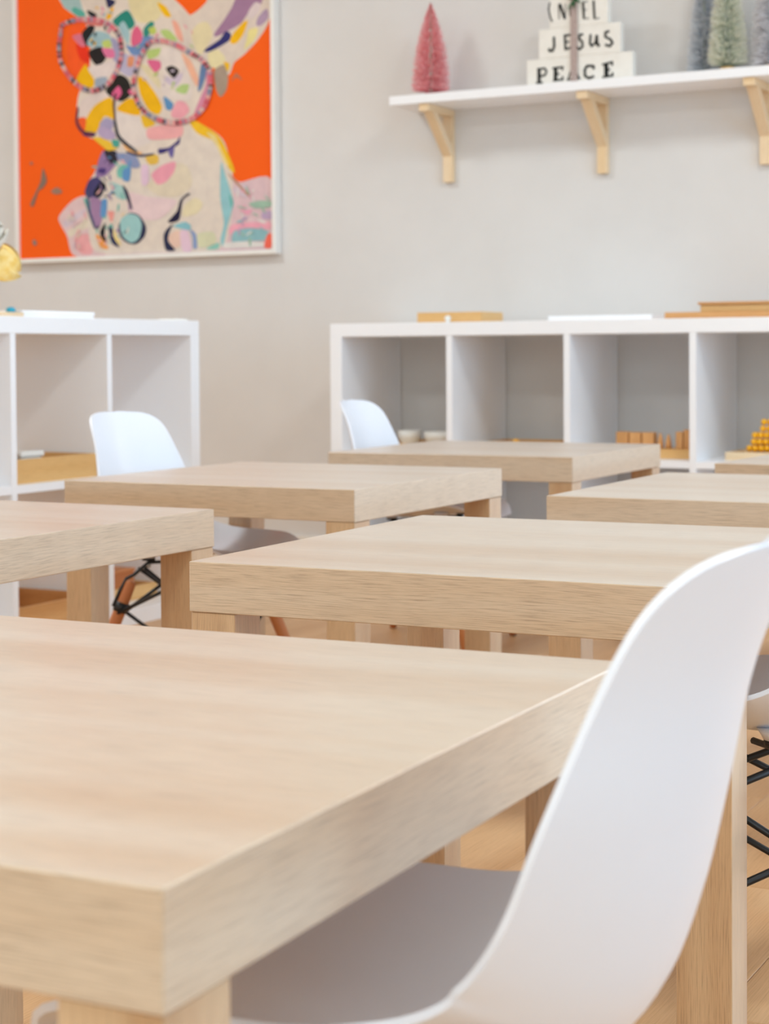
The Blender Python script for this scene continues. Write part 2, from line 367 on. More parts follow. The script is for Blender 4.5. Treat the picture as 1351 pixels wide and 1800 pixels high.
 ((62, 62, 72), [(409,473),(420,418),(452,386),(499,356),(505,362),(462,394),(432,423),(419,471)]),
 ((90, 60, 60), [(413,557),(407,521),(412,473),(419,473),(416,520),(422,555)]),
 ((70, 66, 90), [(467,364),(515,350),(568,351),(568,345),(515,342),(462,359)]),
 ((84, 90, 120), [(294,235),(298,175),(323,115),(332,116),(309,176),(301,233)]),
]
RINGS = [[(205,807),(265,817),(338,811),(401,787),(437,748),(447,692),(431,643),(394,595),(335,574),(280,589),(230,630),(194,684),(188,733),(196,780)],[(564,716),(616,715),(672,695),(722,667),(763,643),(795,604),(798,551),(775,491),(729,456),(673,445),(612,453),(552,480),(514,518),(496,566),(501,612),(526,672)]]
LETTERS = {
 'peace': [(7.6,[(-120,41),(-120,6)]),(4.1,[(-126,43),(-103,44),(-97,35),(-102,24),(-117,22)]),(4.1,[(-129,4),(-109,4)]),(8.2,[(-69,43),(-70,8)]),(4.1,[(-79,42),(-48,43),(-49,34)]),(4.1,[(-69,24),(-58,25)]),(4.1,[(-77,7),(-48,8),(-48,17)]),(2.9,[(-17,46),(-31,8)]),(7.6,[(-16,44),(-3,9)]),(2.9,[(-24,21),(-8,21)]),(3.5,[(-35,6),(-20,7)]),(3.5,[(-12,7),(6,8)]),(5.3,[(46,29),(45,41)]),(5.3,[(44,39),(26,40),(19,30),(20,13),(32,5),(47,10)]),(9.4,[(83,42),(84,7)]),(4.1,[(71,40),(101,45),(101,35)]),(4.1,[(83,24),(95,25)]),(4.1,[(72,5),(102,7),(102,16)])],
 'jesus': [(5.3,[(-74,131),(-73,105),(-78,92),(-87,92),(-90,99)]),(4.7,[(-23,132),(-41,131),(-39,93),(-22,95)]),(4.1,[(-40,113),(-28,113)]),(4.7,[(15,130),(4,129),(3,118),(12,109),(13,96),(4,89),(-4,95)]),(4.7,[(37,128),(35,103),(40,95),(51,102),(56,125)]),(6.4,[(55,123),(56,101),(63,92)]),(5.0,[(93,132),(81,129),(81,117),(97,108),(102,98),(94,90),(80,95)])],
 'noel': [(3.2,[(-86,229),(-90,211),(-85,187),(-79,174)]),(1.8,[(-59,223),(-58,179)]),(5.9,[(-56,222),(-40,178)]),(1.5,[(-38,221),(-39,179)]),(2.6,[(-16,219),(-25,209),(-25,187),(-16,176),(-8,186),(-7,207),(-16,219)]),(4.7,[(15,221),(17,173)]),(1.8,[(15,221),(29,221)]),(1.8,[(16,198),(26,198)]),(1.8,[(17,173),(32,174)]),(4.7,[(46,222),(49,170)]),(1.8,[(49,170),(64,171)])],
}

# ------------------------------------------------------------------ room shell
def wall_with_openings(axis, fixed0, fixed1, lo, hi, openings):
    """wall from lo to hi along one axis with rectangular openings (a, b, z0, z1)"""
    bm = bmesh.new(); cur = lo
    def seg(a, b, z0, z1):
        if b - a < 1e-4 or z1 - z0 < 1e-4: return
        if axis == 't': box(fixed0, fixed1, a, b, z0, z1, bm=bm)
        else: box(a, b, fixed0, fixed1, z0, z1, bm=bm)
    for a, b, z0, z1 in openings:
        seg(cur, a, 0, CEIL); seg(a, b, 0, z0); seg(a, b, z1, CEIL); cur = b
    seg(cur, hi, 0, CEIL)
    return bm
fl = struct('floor', box(S_L, S_R, T_F, T_B, -0.06, -0.011), 'floor')
struct('ceiling', box(S_L, S_R, T_F, T_B, CEIL, CEIL+0.1), 'ceiling')
SHEEN_WIN = [(2.2, 5.0, 0.09, 2.4)]  # opening of the added window, floor-length so table faces reflect it
struct('wall_back', wall_with_openings('s', T_B, T_B+0.1, S_L-0.1, S_R+0.1, SHEEN_WIN), 'wall')
struct('wall_left', box(S_L-0.1, S_L, T_F, T_B, 0, CEIL), 'ceiling')
RW = [(-6.2, -4.3, 0.35, 2.45), (-3.5, -1.9, 0.09, 2.45), (-1.7, -0.1, 0.09, 2.45)]
struct('wall_right', wall_with_openings('t', S_R, S_R+0.1, T_F, T_B, RW), 'ceiling')
FW = [(0.2, 5.2, 0.35, 2.45)]
struct('wall_front', wall_with_openings('s', T_F-0.1, T_F, S_L-0.1, S_R+0.1, FW), 'ceiling')
def window(idx, axis, a, b, z0, z1, watt, col=WIN_COL):
    root = bpy.data.objects.new('window_%d' % idx, None); COL.objects.link(root); root.matrix_world = ROOM; root['kind'] = 'structure'
    def bx(lo, hi, zz0, zz1, d0, d1):
        if axis == 'k': return box(lo, hi, T_B+d0, T_B+d1, zz0, zz1)
        return box(S_R+d0, S_R+d1, lo, hi, zz0, zz1) if axis == 't' else box(lo, hi, T_F-d1, T_F-d0, zz0, zz1)
    e = 0.05
    for lo, hi, q0, q1 in ((a, a+e, z0, z1), (b-e, b, z0, z1), (a+e, b-e, z0, z0+e), (a+e, b-e, z1-e, z1), ((a+b)/2-0.02, (a+b)/2+0.02, z0+e, z1-e)):
        obj('frame_bar', bx(lo, hi, q0, q1, 0.02, 0.08), 'frame', root)
    mid = (a+b)/2
    for lo, hi in ((a+e, mid-0.02), (mid+0.02, b-e)): obj('pane', bx(lo, hi, z0+e, z1-e, 0.05, 0.056), 'glass', root)
    if axis == 't': Mx = Matrix.Translation((S_R-0.01, mid, (z0+z1)/2)) @ Matrix.Rotation(math.pi/2, 4, 'Y'); sx, sy = z1-z0, b-a
    elif axis == 'k': Mx = Matrix.Translation((mid, T_B-0.014, (z0+z1)/2)) @ Matrix.Rotation(-math.pi/2, 4, 'X'); sx, sy = b-a, z1-z0
    else: Mx = Matrix.Translation((mid, T_F+0.01, (z0+z1)/2)) @ Matrix.Rotation(math.pi/2, 4, 'X'); sx, sy = b-a, z1-z0
    area('daylight', Mx, sx, sy, watt, col, root)
for i, q in enumerate(RW): window(i+1, 't', *q, WIN_W[i])
window(4, 's', *FW[0], BWIN_W, BWIN_COL)
window(5, 'k', *SHEEN_WIN[0], SHEEN_WIN_W, SHEEN_WIN_COL)  # added out of view for the cool sheen on the tables
for nm, bm in (('baseboard_back', box(S_L, S_R, T_B-0.012, T_B, 0, 0.08)), ('baseboard_left', box(S_L, S_L+0.012, T_F, T_B-0.012, 0, 0.08)),
               ('baseboard_right', box(S_R-0.012, S_R, T_F, T_B-0.012, 0, 0.08)), ('baseboard_front', box(S_L+0.012, S_R-0.012, T_F, T_F+0.012, 0, 0.08))):
    struct(nm, bm, 'frame')
# floor planks along v
random.seed(4)
PW, PL = 0.193, 1.285
full = None; s = S_L; row = 0
while s < S_R - 1e-3:
    s1 = min(s + PW, S_R); t = T_F - (row*0.43 % PL)
    while t < T_B - 1e-3:
        a, b = max(t, T_F), min(t + PL, T_B)
        if b - a > 0.02:
            if abs(b-a-PL) < 1e-6 and abs(s1-s-PW) < 1e-6:
                if full is None:
                    bm = box(0.0004, PW-0.0004, 0.0004, PL-0.0004, -0.010, 0, grain=1, bevel=0.0006); full = bpy.data.meshes.new('plank'); bm.to_mesh(full); bm.free(); full.materials.append(M['floor'])
                obj('plank', full, None, fl, Matrix.Translation((s, a, 0)))
            else:
                obj('plank', box(0.0004, s1-s-0.0004, 0.0004, b-a-0.0004, -0.010, 0, grain=1, bevel=0.0006), 'floor', fl, Matrix.Translation((s, a, 0)))
        t += PL
    s += PW; row += 1
# ceiling panels
for s, t, lab in ((-0.9, -1.6, 'square ceiling light panel nearest the orange dog painting'), (2.4, -1.6, 'square ceiling light panel nearest the wall shelf'),
                  (-0.6, -4.4, 'square ceiling light panel behind the viewer, away from windows'), (2.4, -4.4, 'square ceiling light panel behind the viewer, next to windows')):
    r = thing('ceiling_lamp', lab, 'ceiling light', room(s, t, CEIL), 'ceiling light panels')
    obj('lamp_housing', box(-0.31, 0.31, -0.31, 0.31, -0.03, -0.001), 'frame', r)
    obj('diffuser', box(-0.29, 0.29, -0.29, 0.29, -0.034, -0.0301), 'lamp', r)
    area('panel_light', Matrix.Translation((0, 0, -0.04)), 0.58, 0.58, LAMP_W, LAMP_COL, r)

# ------------------------------------------------------------------ cube shelving units
def shelving(name, label, Mx):
    """four columns, two rows, origin front left corner, front faces -y"""
    r = thing(name, label, 'shelving unit', Mx)
    H, ct, dv, W, D = 0.7456, 0.038, 0.018, 1.47, 0.372
    zs0, zs1 = 0.3516, 0.3696
    obj('top_board', box(0, W, 0, D, H-ct, H, bevel=0.001), 'white', r)
    obj('bottom_board', box(0, W, 0, D, 0, ct, bevel=0.001), 'white', r)
    obj('side_panel', box(0, ct, 0, D, ct, H-ct, bevel=0.0008), 'white', r)
    obj('side_panel', box(W-ct, W, 0, D, ct, H-ct, bevel=0.0008), 'white', r)
    x = ct; cw = (W-2*ct-3*dv)/4
    for k in range(4):
        obj('shelf_board', box(x, x+cw, 0.002, D-0.002, zs0, zs1), 'white', r)
        x += cw
        if k < 3:
            obj('divider', box(x, x+dv, 0.001, D-0.001, ct, H-ct), 'white', r); x += dv
    return r
RCAB = ROOM.copy()
shelving('cube_shelf', 'white cube shelving unit standing along the back wall under the wall shelf', RCAB)
LFR = frame(-0.476, 4.554, 62.24)
shelving('cube_shelf', 'white cube shelving unit on the left, set at right angles to the wall', LFR @ Matrix.Translation((-1.47, 0, 0)))
ZT, ZM, ZB = 0.7456, 0.3696, 0.038

# ------------------------------------------------------------------ tables
def make_table():
    r = thing('side_table', 'x', 'table', Matrix(), 'square oak side tables')
    S, T, H = 0.55, 0.05, 0.45
    obj('tabletop', box(-S, 0, 0, S, H-T, H, grain=0, bevel=0.0008), 'oak', r)
    leg = box(0, T, 0, T, 0, H-T-0.0004, grain=2, bevel=0.0006); lm = bpy.data.meshes.new('leg'); leg.to_mesh(lm); leg.free(); lm.materials.append(M['oak_leg'])
    e = 0.0015
    for x, y in ((-S+e, e), (-T-e, e), (-S+e, S-T-e), (-T-e, S-T-e)): obj('leg', lm, None, r, Matrix.Translation((x, y, 0)))
    return r
TABLES = [(-0.0863, 0.6713, -26.42, 'pale oak square table nearest the viewer with blurred front corner'),
          (0.2978, 1.5106, -26.22, 'pale oak square table in sharp focus in the middle of the picture'),
          (-0.4885, 1.8691, -28.24, 'pale oak square table cut off by the left edge of the picture'),
          (-0.0464, 2.6766, -27.75, 'pale oak square table with white chair behind it, before the left shelving unit'),
          (0.3699, 3.4803, -26.99, 'pale oak square table farthest back, directly before the right shelving unit'),
          (0.7212, 2.2880, -27.19, 'pale oak square table at right edge, just behind the sharp middle table'),
          (1.0850, 2.9854, -30.0, 'pale oak square table at far right, mostly hidden below yellow beads')]
proto = make_table()
for i, (x, y, a, lab) in enumerate(TABLES):
    o = proto if i == 0 else copy_tree(proto)
    o.matrix_world = frame(x, y, a); o['label'] = lab

# ------------------------------------------------------------------ moulded chairs
PX = [0.168, 0.16, 0.13, 0.07, 0.0, -0.0674, -0.1149, -0.1381, -0.1551, -0.1682, -0.182, -0.2072]
PZ = [0.288, 0.301, 0.309, 0.305, 0.297, 0.294, 0.303, 0.332, 0.375, 0.43, 0.495, 0.5627]
OFF = [0.0043, 0.0107, 0.0193, 0.03, 0.0399, 0.057, 0.0693, 0.0656, 0.0573, 0.0494, 0.0388, 0.0299]
WID = [0.1152, 0.1242, 0.1332, 0.1382, 0.1371, 0.1327, 0.1315, 0.1317, 0.1313, 0.1301, 0.1127, 0.0999]
KN = [0.0]
for i in range(1, 12): KN.append(KN[-1] + math.hypot(PX[i]-PX[i-1], PZ[i]-PZ[i-1]))
KN = [k/KN[-1] for k in KN]
def grad(v):
    g = []
    for i in range(len(v)):
        if i == 0: g.append((v[1]-v[0])/(KN[1]-KN[0]))
        elif i == len(v)-1: g.append((v[-1]-v[-2])/(KN[-1]-KN[-2]))
        else:
            h0, h1 = KN[i]-KN[i-1], KN[i+1]-KN[i]
            g.append((h0*h0*v[i+1] + (h1*h1-h0*h0)*v[i] - h1*h1*v[i-1])/(h0*h1*(h0+h1)))
    return g
GR = {id(a): grad(a) for a in (PX, PZ, OFF, WID)}
def cr(u, v):
    u = min(max(u, 0), 1); i = 0
    while i < 10 and u > KN[i+1]: i += 1
    h = KN[i+1]-KN[i]; s = (u-KN[i])/h; g = GR[id(v)]
    return (2*s**3-3*s**2+1)*v[i] + (s**3-2*s**2+s)*h*g[i] + (-2*s**3+3*s**2)*v[i+1] + (s**3-s**2)*h*g[i+1]
def shell_pt(t, q, t0=0.888, n=3.028):
    x, z, e = cr(t, PX), cr(t, PZ), 0.075
    tx, tz = cr(t+e, PX)-cr(t-e, PX), cr(t+e, PZ)-cr(t-e, PZ); l = math.hypot(tx, tz); nx, nz = tz/l, -tx/l
    full = cr(t, WID); k = max(0, (t-t0)/(1-t0)); wd = full*max(0, 1-k**n)**(1/n)
    k2 = max(0, (0.10-t)/0.10); wd *= 1-0.10*k2**2
    y = q*wd; d = cr(t, OFF)*(abs(y)/full)**1.80
    return Vector((x+nx*d, y, z+nz*d))
def shell_mesh():
    bm = bmesh.new(); NT, NQ = 64, 33
    ts = [0.88*i/48 for i in range(49)] + [1-0.12*(1-i/16)**2.2 for i in range(1, 17)]
    ts[-1] = 0.9995
    qs = [math.sin(math.pi/2*(2*j/(NQ-1)-1)*0.92)/math.sin(math.pi/2*0.92) for j in range(NQ)]
    g = [[bm.verts.new(shell_pt(t, q)) for q in qs] for t in ts]
    for a, b in zip(g, g[1:]):
        for j in range(NQ-1):
            f = bm.faces.new((a[j], a[j+1], b[j+1], b[j])); f.smooth = True
    bmesh.ops.recalc_face_normals(bm, faces=bm.faces)
    return bm
def shell_at(x, y):
    best = min((shell_pt(i/120, 0) for i in range(70)), key=lambda p: abs(p.x-x)); i0 = min(range(70), key=lambda i: abs(shell_pt(i/120, 0).x-x))
    return shell_pt(i0/120, abs(y)/cr(i0/120, WID)).z
def make_chair():
    r = thing('moulded_chair', 'x', 'chair', Matrix(), 'white moulded chairs with dowel legs')
    sh = obj('seat_shell', shell_mesh(), 'plastic', r)
    sm = sh.modifiers.new('even', 'SMOOTH'); sm.factor = 0.5; sm.iterations = 4
    so = sh.modifiers.new('thickness', 'SOLIDIFY'); so.thickness = 0.0048; so.offset = 0; so.use_even_offset = False
    be = sh.modifiers.new('edge', 'BEVEL'); be.width = 0.0014; be.segments = 2; be.limit_method = 'ANGLE'; be.angle_limit = math.radians(50)
    tops = {}; feet = {}
    for sx in (-1, 1):
        for sy in (-1, 1):
            top = Vector((0.085*sx, 0.085*sy, 0.252)); bot = Vector((0.158*sx, 0.155*sy, 0.0)); d = bot-top
            tops[sx, sy], feet[sx, sy] = top, bot
            ax = d.normalized()
            L = d.length - 0.004
            lg = obj('leg', tube([top, top+ax*0.006, top+ax*0.06, top+ax*L*0.6, top+ax*L], [0.0088, 0.0105, 0.0118, 0.0108, 0.0085], 14), 'dowel', r)
            obj('foot_cap', tube([top+ax*(L-0.001), top+ax*(L+0.003)], 0.0075, 12), 'black', lg)
            mp = Vector((0.062*sx, 0.062*sy, 0.0))
            zt_ = shell_at(mp.x, mp.y) - 0.0026; zu = zt_ - 0.010; mp.z = zu - 0.009
            obj('boss', lathe([(0, zu), (0.0125, zu), (0.0145, zu+0.004), (0.019, zt_+0.001), (0, zt_+0.001)], 18), 'plastic', r, Matrix.Translation((mp.x, mp.y, 0)))
            obj('mounting_pad', lathe([(0, 0), (0.0125, 0), (0.0125, 0.005), (0, 0.005)], 16), 'black', r, Matrix.Translation((mp.x, mp.y, zu-0.0052)))
            obj('screw', lathe([(0, 0), (0.0035, 0), (0.0045, 0.003), (0.0045, 0.006), (0, 0.006)], 10), 'screw', r, Matrix.Translation((mp.x, mp.y, zu-0.0185)))
            inn = Vector((-ax.y*0, 0, 0)) + top + Vector((-0.010*sx, -0.010*sy, 0))
            hook = [Vector((0.034*sx, 0.034*sy, mp.z)), mp, top+Vector((-0.004*sx, -0.004*sy, 0.012)), top+Vector((0.006*sx, 0.006*sy, 0.005)), top+ax*0.018+Vector((0.010*sx, 0.010*sy, 0)), top+ax*0.05+Vector((0.011*sx, 0.011*sy, 0))]
            obj('bracket_wire', tube(hook, 0.0034, 8), 'black', r)
            obj('clamp', lathe([(0, -0.009), (0.0135, -0.009), (0.0135, 0.009), (0, 0.009)], 14), 'black', r, Matrix.Translation(top+ax*0.052) @ ax.to_track_quat('Z', 'Y').to_matrix().to_4x4())
    order = [(1, 1), (1, -1), (-1, -1), (-1, 1)]
    for i in range(4):
        a, b = order[i], order[(i+1) % 4]
        for p, q in ((a, b), (b, a)):
            t0 = Vector((0.07*p[0], 0.07*p[1], 0.274)); t1 = tops[q] + (feet[q]-tops[q])*0.24
            if (p, q) == (a, b): obj('cross_brace', tube([tops[p]+(feet[p]-tops[p])*0.2, tops[q]+(feet[q]-tops[q])*0.7], 0.0036, 8), 'black', r)
            o_ = Vector((0.004*(p[0]+q[0]), 0.004*(p[1]+q[1]), 0)) * (1 if (p, q) == (a, b) else -1)
            obj('cross_brace', tube([t0+o_, t1+o_], 0.0036, 8), 'black', r)
    return r
CHAIRS = [(0.0118, 0.9484, 155.6, 1.0, 'white moulded chair in the foreground, tucked in at the nearest table'),
          (0.3301, 1.7120, 156.4, 1.0, 'white moulded chair at right edge, tucked under the sharp middle table'),
          (-0.3489, 3.2358, -32.2, 0.975, 'white moulded chair before the left shelving unit'),
          (0.0950, 4.0190, -24.2, 0.975, 'white moulded chair before the right shelving unit, behind the farthest table')]
proto = make_chair()
for i, (x, y, a, k, lab) in enumerate(CHAIRS):
    o = proto if i == 0 else copy_tree(proto)
    o.matrix_world = frame(x, y, a) @ Matrix.Scale(k, 4); o['label'] = lab

# ------------------------------------------------------------------ wall shelf, brackets
SZ0, SZ1 = 1.394, 1.4205
VF = 0.200
sh = obj('wall_shelf', box(0.094, 1.62, VF, T_B-0.0005, SZ0, SZ1, bevel=0.001), 'white', None, ROOM)
tag(sh, 'long white wall shelf board carrying little trees and a sign', 'shelf')
def bracket(s, label):
    r = thing('shelf_bracket', label, 'bracket', room(s, T_B, 0), 'pine shelf brackets')
    w = 0.0155; z1 = SZ0 - 0.0005
    obj('wall_bar', box(-w, w, -0.022, -0.0005, 1.176, z1-0.022, grain=2, bevel=0.0008), 'pine', r)
    obj('arm', box(-w, w, -0.182, -0.0005, z1-0.0215, z1, grain=1, bevel=0.0008), 'pine', r)
    # slanted strut cut flush to arm and bar
    bm = bmesh.new(); uv = bm.loops.layers.uv.new('UVMap'); zt = z1-0.022
    prof = [(-0.150, zt), (-0.118, zt), (-0.0225, zt-0.085), (-0.0225, zt-0.118)]
    lo = [bm.verts.new((-w*0.98, y, z)) for y, z in prof]; hi = [bm.verts.new((w*0.98, y, z)) for y, z in prof]
    bm.faces.new(lo); bm.faces.new(hi[::-1])
    for k in range(4): bm.faces.new((lo[k], hi[k], hi[(k+1) % 4], lo[(k+1) % 4]))
    bmesh.ops.recalc_face_normals(bm, faces=bm.faces)
    for f in bm.faces:
        for l in f.loops: l[uv].uv = ((l.vert.co.z-l.vert.co.y)*0.7, l.vert.co.x + (l.vert.co.y+l.vert.co.z)*0.7)
    obj('strut', bm, 'pine', r)
bracket(0.204, 'pale pine shelf bracket on the left, below the pink tree')
bracket(0.699, 'pale pine shelf bracket in the middle, below the lettered sign')
bracket(1.178, 'pale pine shelf bracket at right edge, below the frosted trees')

# ------------------------------------------------------------------ brush trees
def brush_tree(name, label, s, t, h, r0, bm_name, n, seed, flat=2.2, base='stem', droop=0.1, z=SZ1):
    rnd = random.Random(seed)
    r = thing(name, label, 'tree ornament', room(s, t, z), 'bottle brush trees on the shelf')
    obj('wire_trunk', tube([(0, 0, 0.008), (0, 0, h*0.5), (0, 0, h*0.985)], 0.0016, 6), 'stem', r)
    obj('base', lathe([(0, 0), (r0*0.42, 0), (r0*0.42, 0.006), (r0*0.3, 0.012), (0, 0.012)], 18), base, r)
    vs, fs, tones = [], [], []
    for i in range(n):
        u = (i+rnd.random())/n; hz = 0.015 + (h-0.02)*(1-(1-u)**0.62 if False else u**1.25)
        k = hz/h; rad = r0*max(0.03, 1-k**flat)*rnd.uniform(0.78, 1.04)
        a = rnd.uniform(0, 2*math.pi); c, s_ = math.cos(a), math.sin(a); w_ = 0.0011
        dz = rad*(0.22-droop) * rnd.uniform(0.6, 1.4)
        b = len(vs)
        ro = rnd.uniform(0, math.pi); p1, p2 = math.cos(ro)*w_, math.sin(ro)*w_; r1 = rad*0.25; rad2 = rad
        vs += [(c*r1-s_*p1*0.5, s_*r1+c*p1*0.5, hz+p2*0.5), (c*r1+s_*p1*0.5, s_*r1-c*p1*0.5, hz-p2*0.5), (c*rad+s_*p1, s_*rad-c*p1, hz+dz-p2), (c*rad-s_*p1, s_*rad+c*p1, hz+dz+p2)]
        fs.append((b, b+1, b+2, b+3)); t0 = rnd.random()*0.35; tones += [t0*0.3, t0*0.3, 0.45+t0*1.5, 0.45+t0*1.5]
    me = bpy.data.meshes.new('bristles'); me.from_pydata(vs, [], fs)
    at = me.attributes.new('tone', 'FLOAT', 'POINT'); at.data.foreach_set('value', tones)
    tag(obj('bristles', me, bm_name, r), kind='stuff')
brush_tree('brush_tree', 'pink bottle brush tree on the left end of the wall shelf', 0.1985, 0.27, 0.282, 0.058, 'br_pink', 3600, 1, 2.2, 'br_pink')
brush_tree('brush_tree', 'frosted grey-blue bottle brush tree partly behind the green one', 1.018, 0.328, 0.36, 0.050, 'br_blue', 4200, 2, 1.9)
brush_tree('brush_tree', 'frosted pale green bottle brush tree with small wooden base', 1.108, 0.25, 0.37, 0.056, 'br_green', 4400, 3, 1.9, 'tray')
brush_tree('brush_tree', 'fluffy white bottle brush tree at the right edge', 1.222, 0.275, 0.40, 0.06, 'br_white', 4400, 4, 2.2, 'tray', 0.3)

# ------------------------------------------------------------------ lettered block sign
SV = 0.235
def block(s0, s1, z0, z1, label, row):
    r = thing('sign_block', label, 'sign', room(0.68, SV, SZ1), 'stacked lettered blocks')
    obj('board', box(s0-0.68, s1-0.68, 0, 0.028, z0-SZ1, z1-SZ1, bevel=0.0015), 'sign', r)
    strokes = list(LETTERS[row])
    for cnt in {'peace': (3, 4, 5, 2, 4), 'jesus': (1, 2, 1, 2, 1), 'noel': (1, 3, 1, 4, 2)}[row]:
        bm = bmesh.new()
        for w_, pts in strokes[:cnt]:
            P = [Vector((x/1000, 0, z/1000 + (1.4255-SZ1))) for x, z in pts]; hw = w_/2000*1.35; rings = []
            for i, p in enumerate(P):
                d0 = (P[i]-P[i-1]).normalized() if i else (P[1]-P[0]).normalized(); d1 = (P[i+1]-P[i]).normalized() if i < len(P)-1 else d0
                d = d0+d1; d = d.normalized() if d.length > 1e-6 else d0
                n_ = Vector((-d.z, 0, d.x))*hw/max(0.5, d.dot(d0)); a_, c_ = p+n_, p-n_
                rings.append([bm.verts.new((a_.x, -0.0012, a_.z)), bm.verts.new((c_.x, -0.0012, c_.z)), bm.verts.new((c_.x, -0.0001, c_.z)), bm.verts.new((a_.x, -0.0001, a_.z))])
            for a_, c_ in zip(rings, rings[1:]):
                for k in range(4): bm.faces.new((a_[k], a_[(k+1) % 4], c_[(k+1) % 4], c_[k]))
            bm.faces.new(rings[0]); bm.faces.new(rings[-1][::-1])
        strokes = strokes[cnt:]
        bmesh.ops.recalc_face_normals(bm, faces=bm.faces)
        obj('letter', bm, 'ink', r)
block(0.5215, 0.842, SZ1, 1.4965, 'widest white block of the stacked sign, lettered PEACE in black', 'peace')
block(0.559, 0.806, 1.4967, 1.5805, 'middle white block of the stacked sign, lettered JESUS in black', 'jesus')
block(0.592, 0.769, 1.5807, 1.668, 'top white block of the stacked sign, lettered NOEL in black', 'noel')
rb = thing('ribbon', 'mauve grey ribbon tied down the sign with a green sprig', 'ribbon', room(0.671, SV-0.004, SZ1))
for dx, w_ in ((-0.0085, 0.004), (-0.002, 0.0045), (0.005, 0.004)): obj('ribbon_strand', box(dx-w_, dx+w_*0.6, -0.0028, -0.0004, 0.001, 0.25), 'twine', rb)
random.seed(9)
bm = bmesh.new()
for k in range(16):
    a = random.uniform(-1.0, 1.0); l = random.uniform(0.02, 0.036); z0 = 0.232 + random.uniform(-0.002, 0.01); x0 = random.uniform(-0.006, 0.004)
    d = Vector((math.sin(a)*0.8, random.uniform(-0.3, 0.1), math.cos(a)*random.choice((1, 1, -0.35)))).normalized(); sd = Vector((d.z, 0.2, -d.x)).normalized()*0.0035
    p = Vector((x0, -0.006, z0)); q = p+d*l; mid = (p+q)/2 + Vector((0, -0.002, 0))
    bm.faces.new([bm.verts.new(v) for v in (p, mid+sd, q, mid-sd)])
obj('sprig', bm, 'leaf', rb)

# ------------------------------------------------------------------ framed painting
PM = room(-1.44, 0.366, 0.975)
pic = thing('framed_painting', 'large orange painting of a colourful dog with round glasses, white frame', 'painting', PM)
X0, X1, Z0_, Z1_ = 0.007, 1.029, 0.019, 1.285; B = 0.0145
obj('frame_bar', box(X0-B, X0, -0.011, 0.0235, Z0_-B, Z1_+B, bevel=0.001), 'frame', pic)
obj('frame_bar', box(X1, X1+B, -0.011, 0.0235, Z0_-B, Z1_+B, bevel=0.001), 'frame', pic)
obj('frame_bar', box(X0, X1, -0.011, 0.0235, Z0_-B, Z0_, bevel=0.001), 'frame', pic)
obj('frame_bar', box(X0, X1, -0.011, 0.0235, Z1_, Z1_+B, bevel=0.001), 'frame', pic)
obj('canvas', box(X0+0.0005, X1-0.0005, 0.0005, 0.012, Z0_+0.0005, Z1_-0.0005), 'orange', pic)
def closed_spline(P, k=5):
    out = []; n = len(P)
    for i in range(n):
        p0, p1, p2, p3 = P[i-1], P[i], P[(i+1) % n], P[(i+2) % n]
        for j in range(k):
            t = j/k; tt = 0.8
            m1 = [(p2[c]-p0[c])*0.5*tt for c in (0, 1)]; m2 = [(p3[c]-p1[c])*0.5*tt for c in (0, 1)]
            out.append(tuple((2*t**3-3*t**2+1)*p1[c] + (t**3-2*t**2+t)*m1[c] + (-2*t**3+3*t**2)*p2[c] + (t**3-t**2)*m2[c] for c in (0, 1)))
    return out
pv, pf, pc = [], [], []; depth = [0.0]
def patch(col, pts):
    depth[0] += 0.000016; b = len(pv)
    for x, z in pts: pv.append((min(max(x/1000, X0+0.0008), X1-0.0008), -depth[0], min(max(z/1000, Z0_+0.0008), Z1_-0.0008)))
    pf.append(tuple(range(b, len(pv)))); pc.append(srgb(*col))
patch((224, 206, 200), [(250, 19), (1028, 19), (1028, 60), (250, 60)])
for col, pts in PAINT: patch(col, closed_spline(pts))
rnd = random.Random(11)
def dabs(n, x0, x1, z0, z1, pal, big=15):
    for _ in range(n):
        x, z, a, l, w_ = rnd.uniform(x0, x1), rnd.uniform(z0, z1), rnd.uniform(0, math.pi), rnd.uniform(8, big), rnd.uniform(3, 6)
        c, s_ = math.cos(a), math.sin(a); k1, k2 = rnd.uniform(0.5, 1), rnd.uniform(0.5, 1)
        patch(pal[rnd.randrange(len(pal))], closed_spline([(x+c*l, z+s_*l), (x-s_*w_*k1, z+c*w_*k1), (x-c*l, z-s_*l), (x+s_*w_*k2, z-c*w_*k2)], 3))
TORSO = [(150, 120, 165), (120, 190, 176), (60, 55, 95), (226, 213, 200), (240, 215, 160), (165, 200, 196), (100, 150, 200), (236, 180, 180), (40, 40, 60)]
dabs(40, 330, 490, 60, 360, TORSO, 18)
dabs(26, 890, 1010, 40, 210, [(233, 166, 186), (145, 190, 196), (190, 165, 196), (226, 221, 216), (160, 190, 170)], 22)
dabs(18, 215, 290, 40, 180, [(226, 196, 196), (214, 196, 206), (228, 216, 196), (236, 170, 172)], 18)
dabs(16, 300, 420, 700, 860, [(160, 190, 196), (226, 120, 160), (28, 30, 32), (243, 186, 10), (229, 214, 208)], 10)
dabs(14, 480, 740, 560, 790, [(186, 206, 122), (206, 190, 206), (239, 166, 176), (226, 211, 172)], 12)
rnd = random.Random(3)
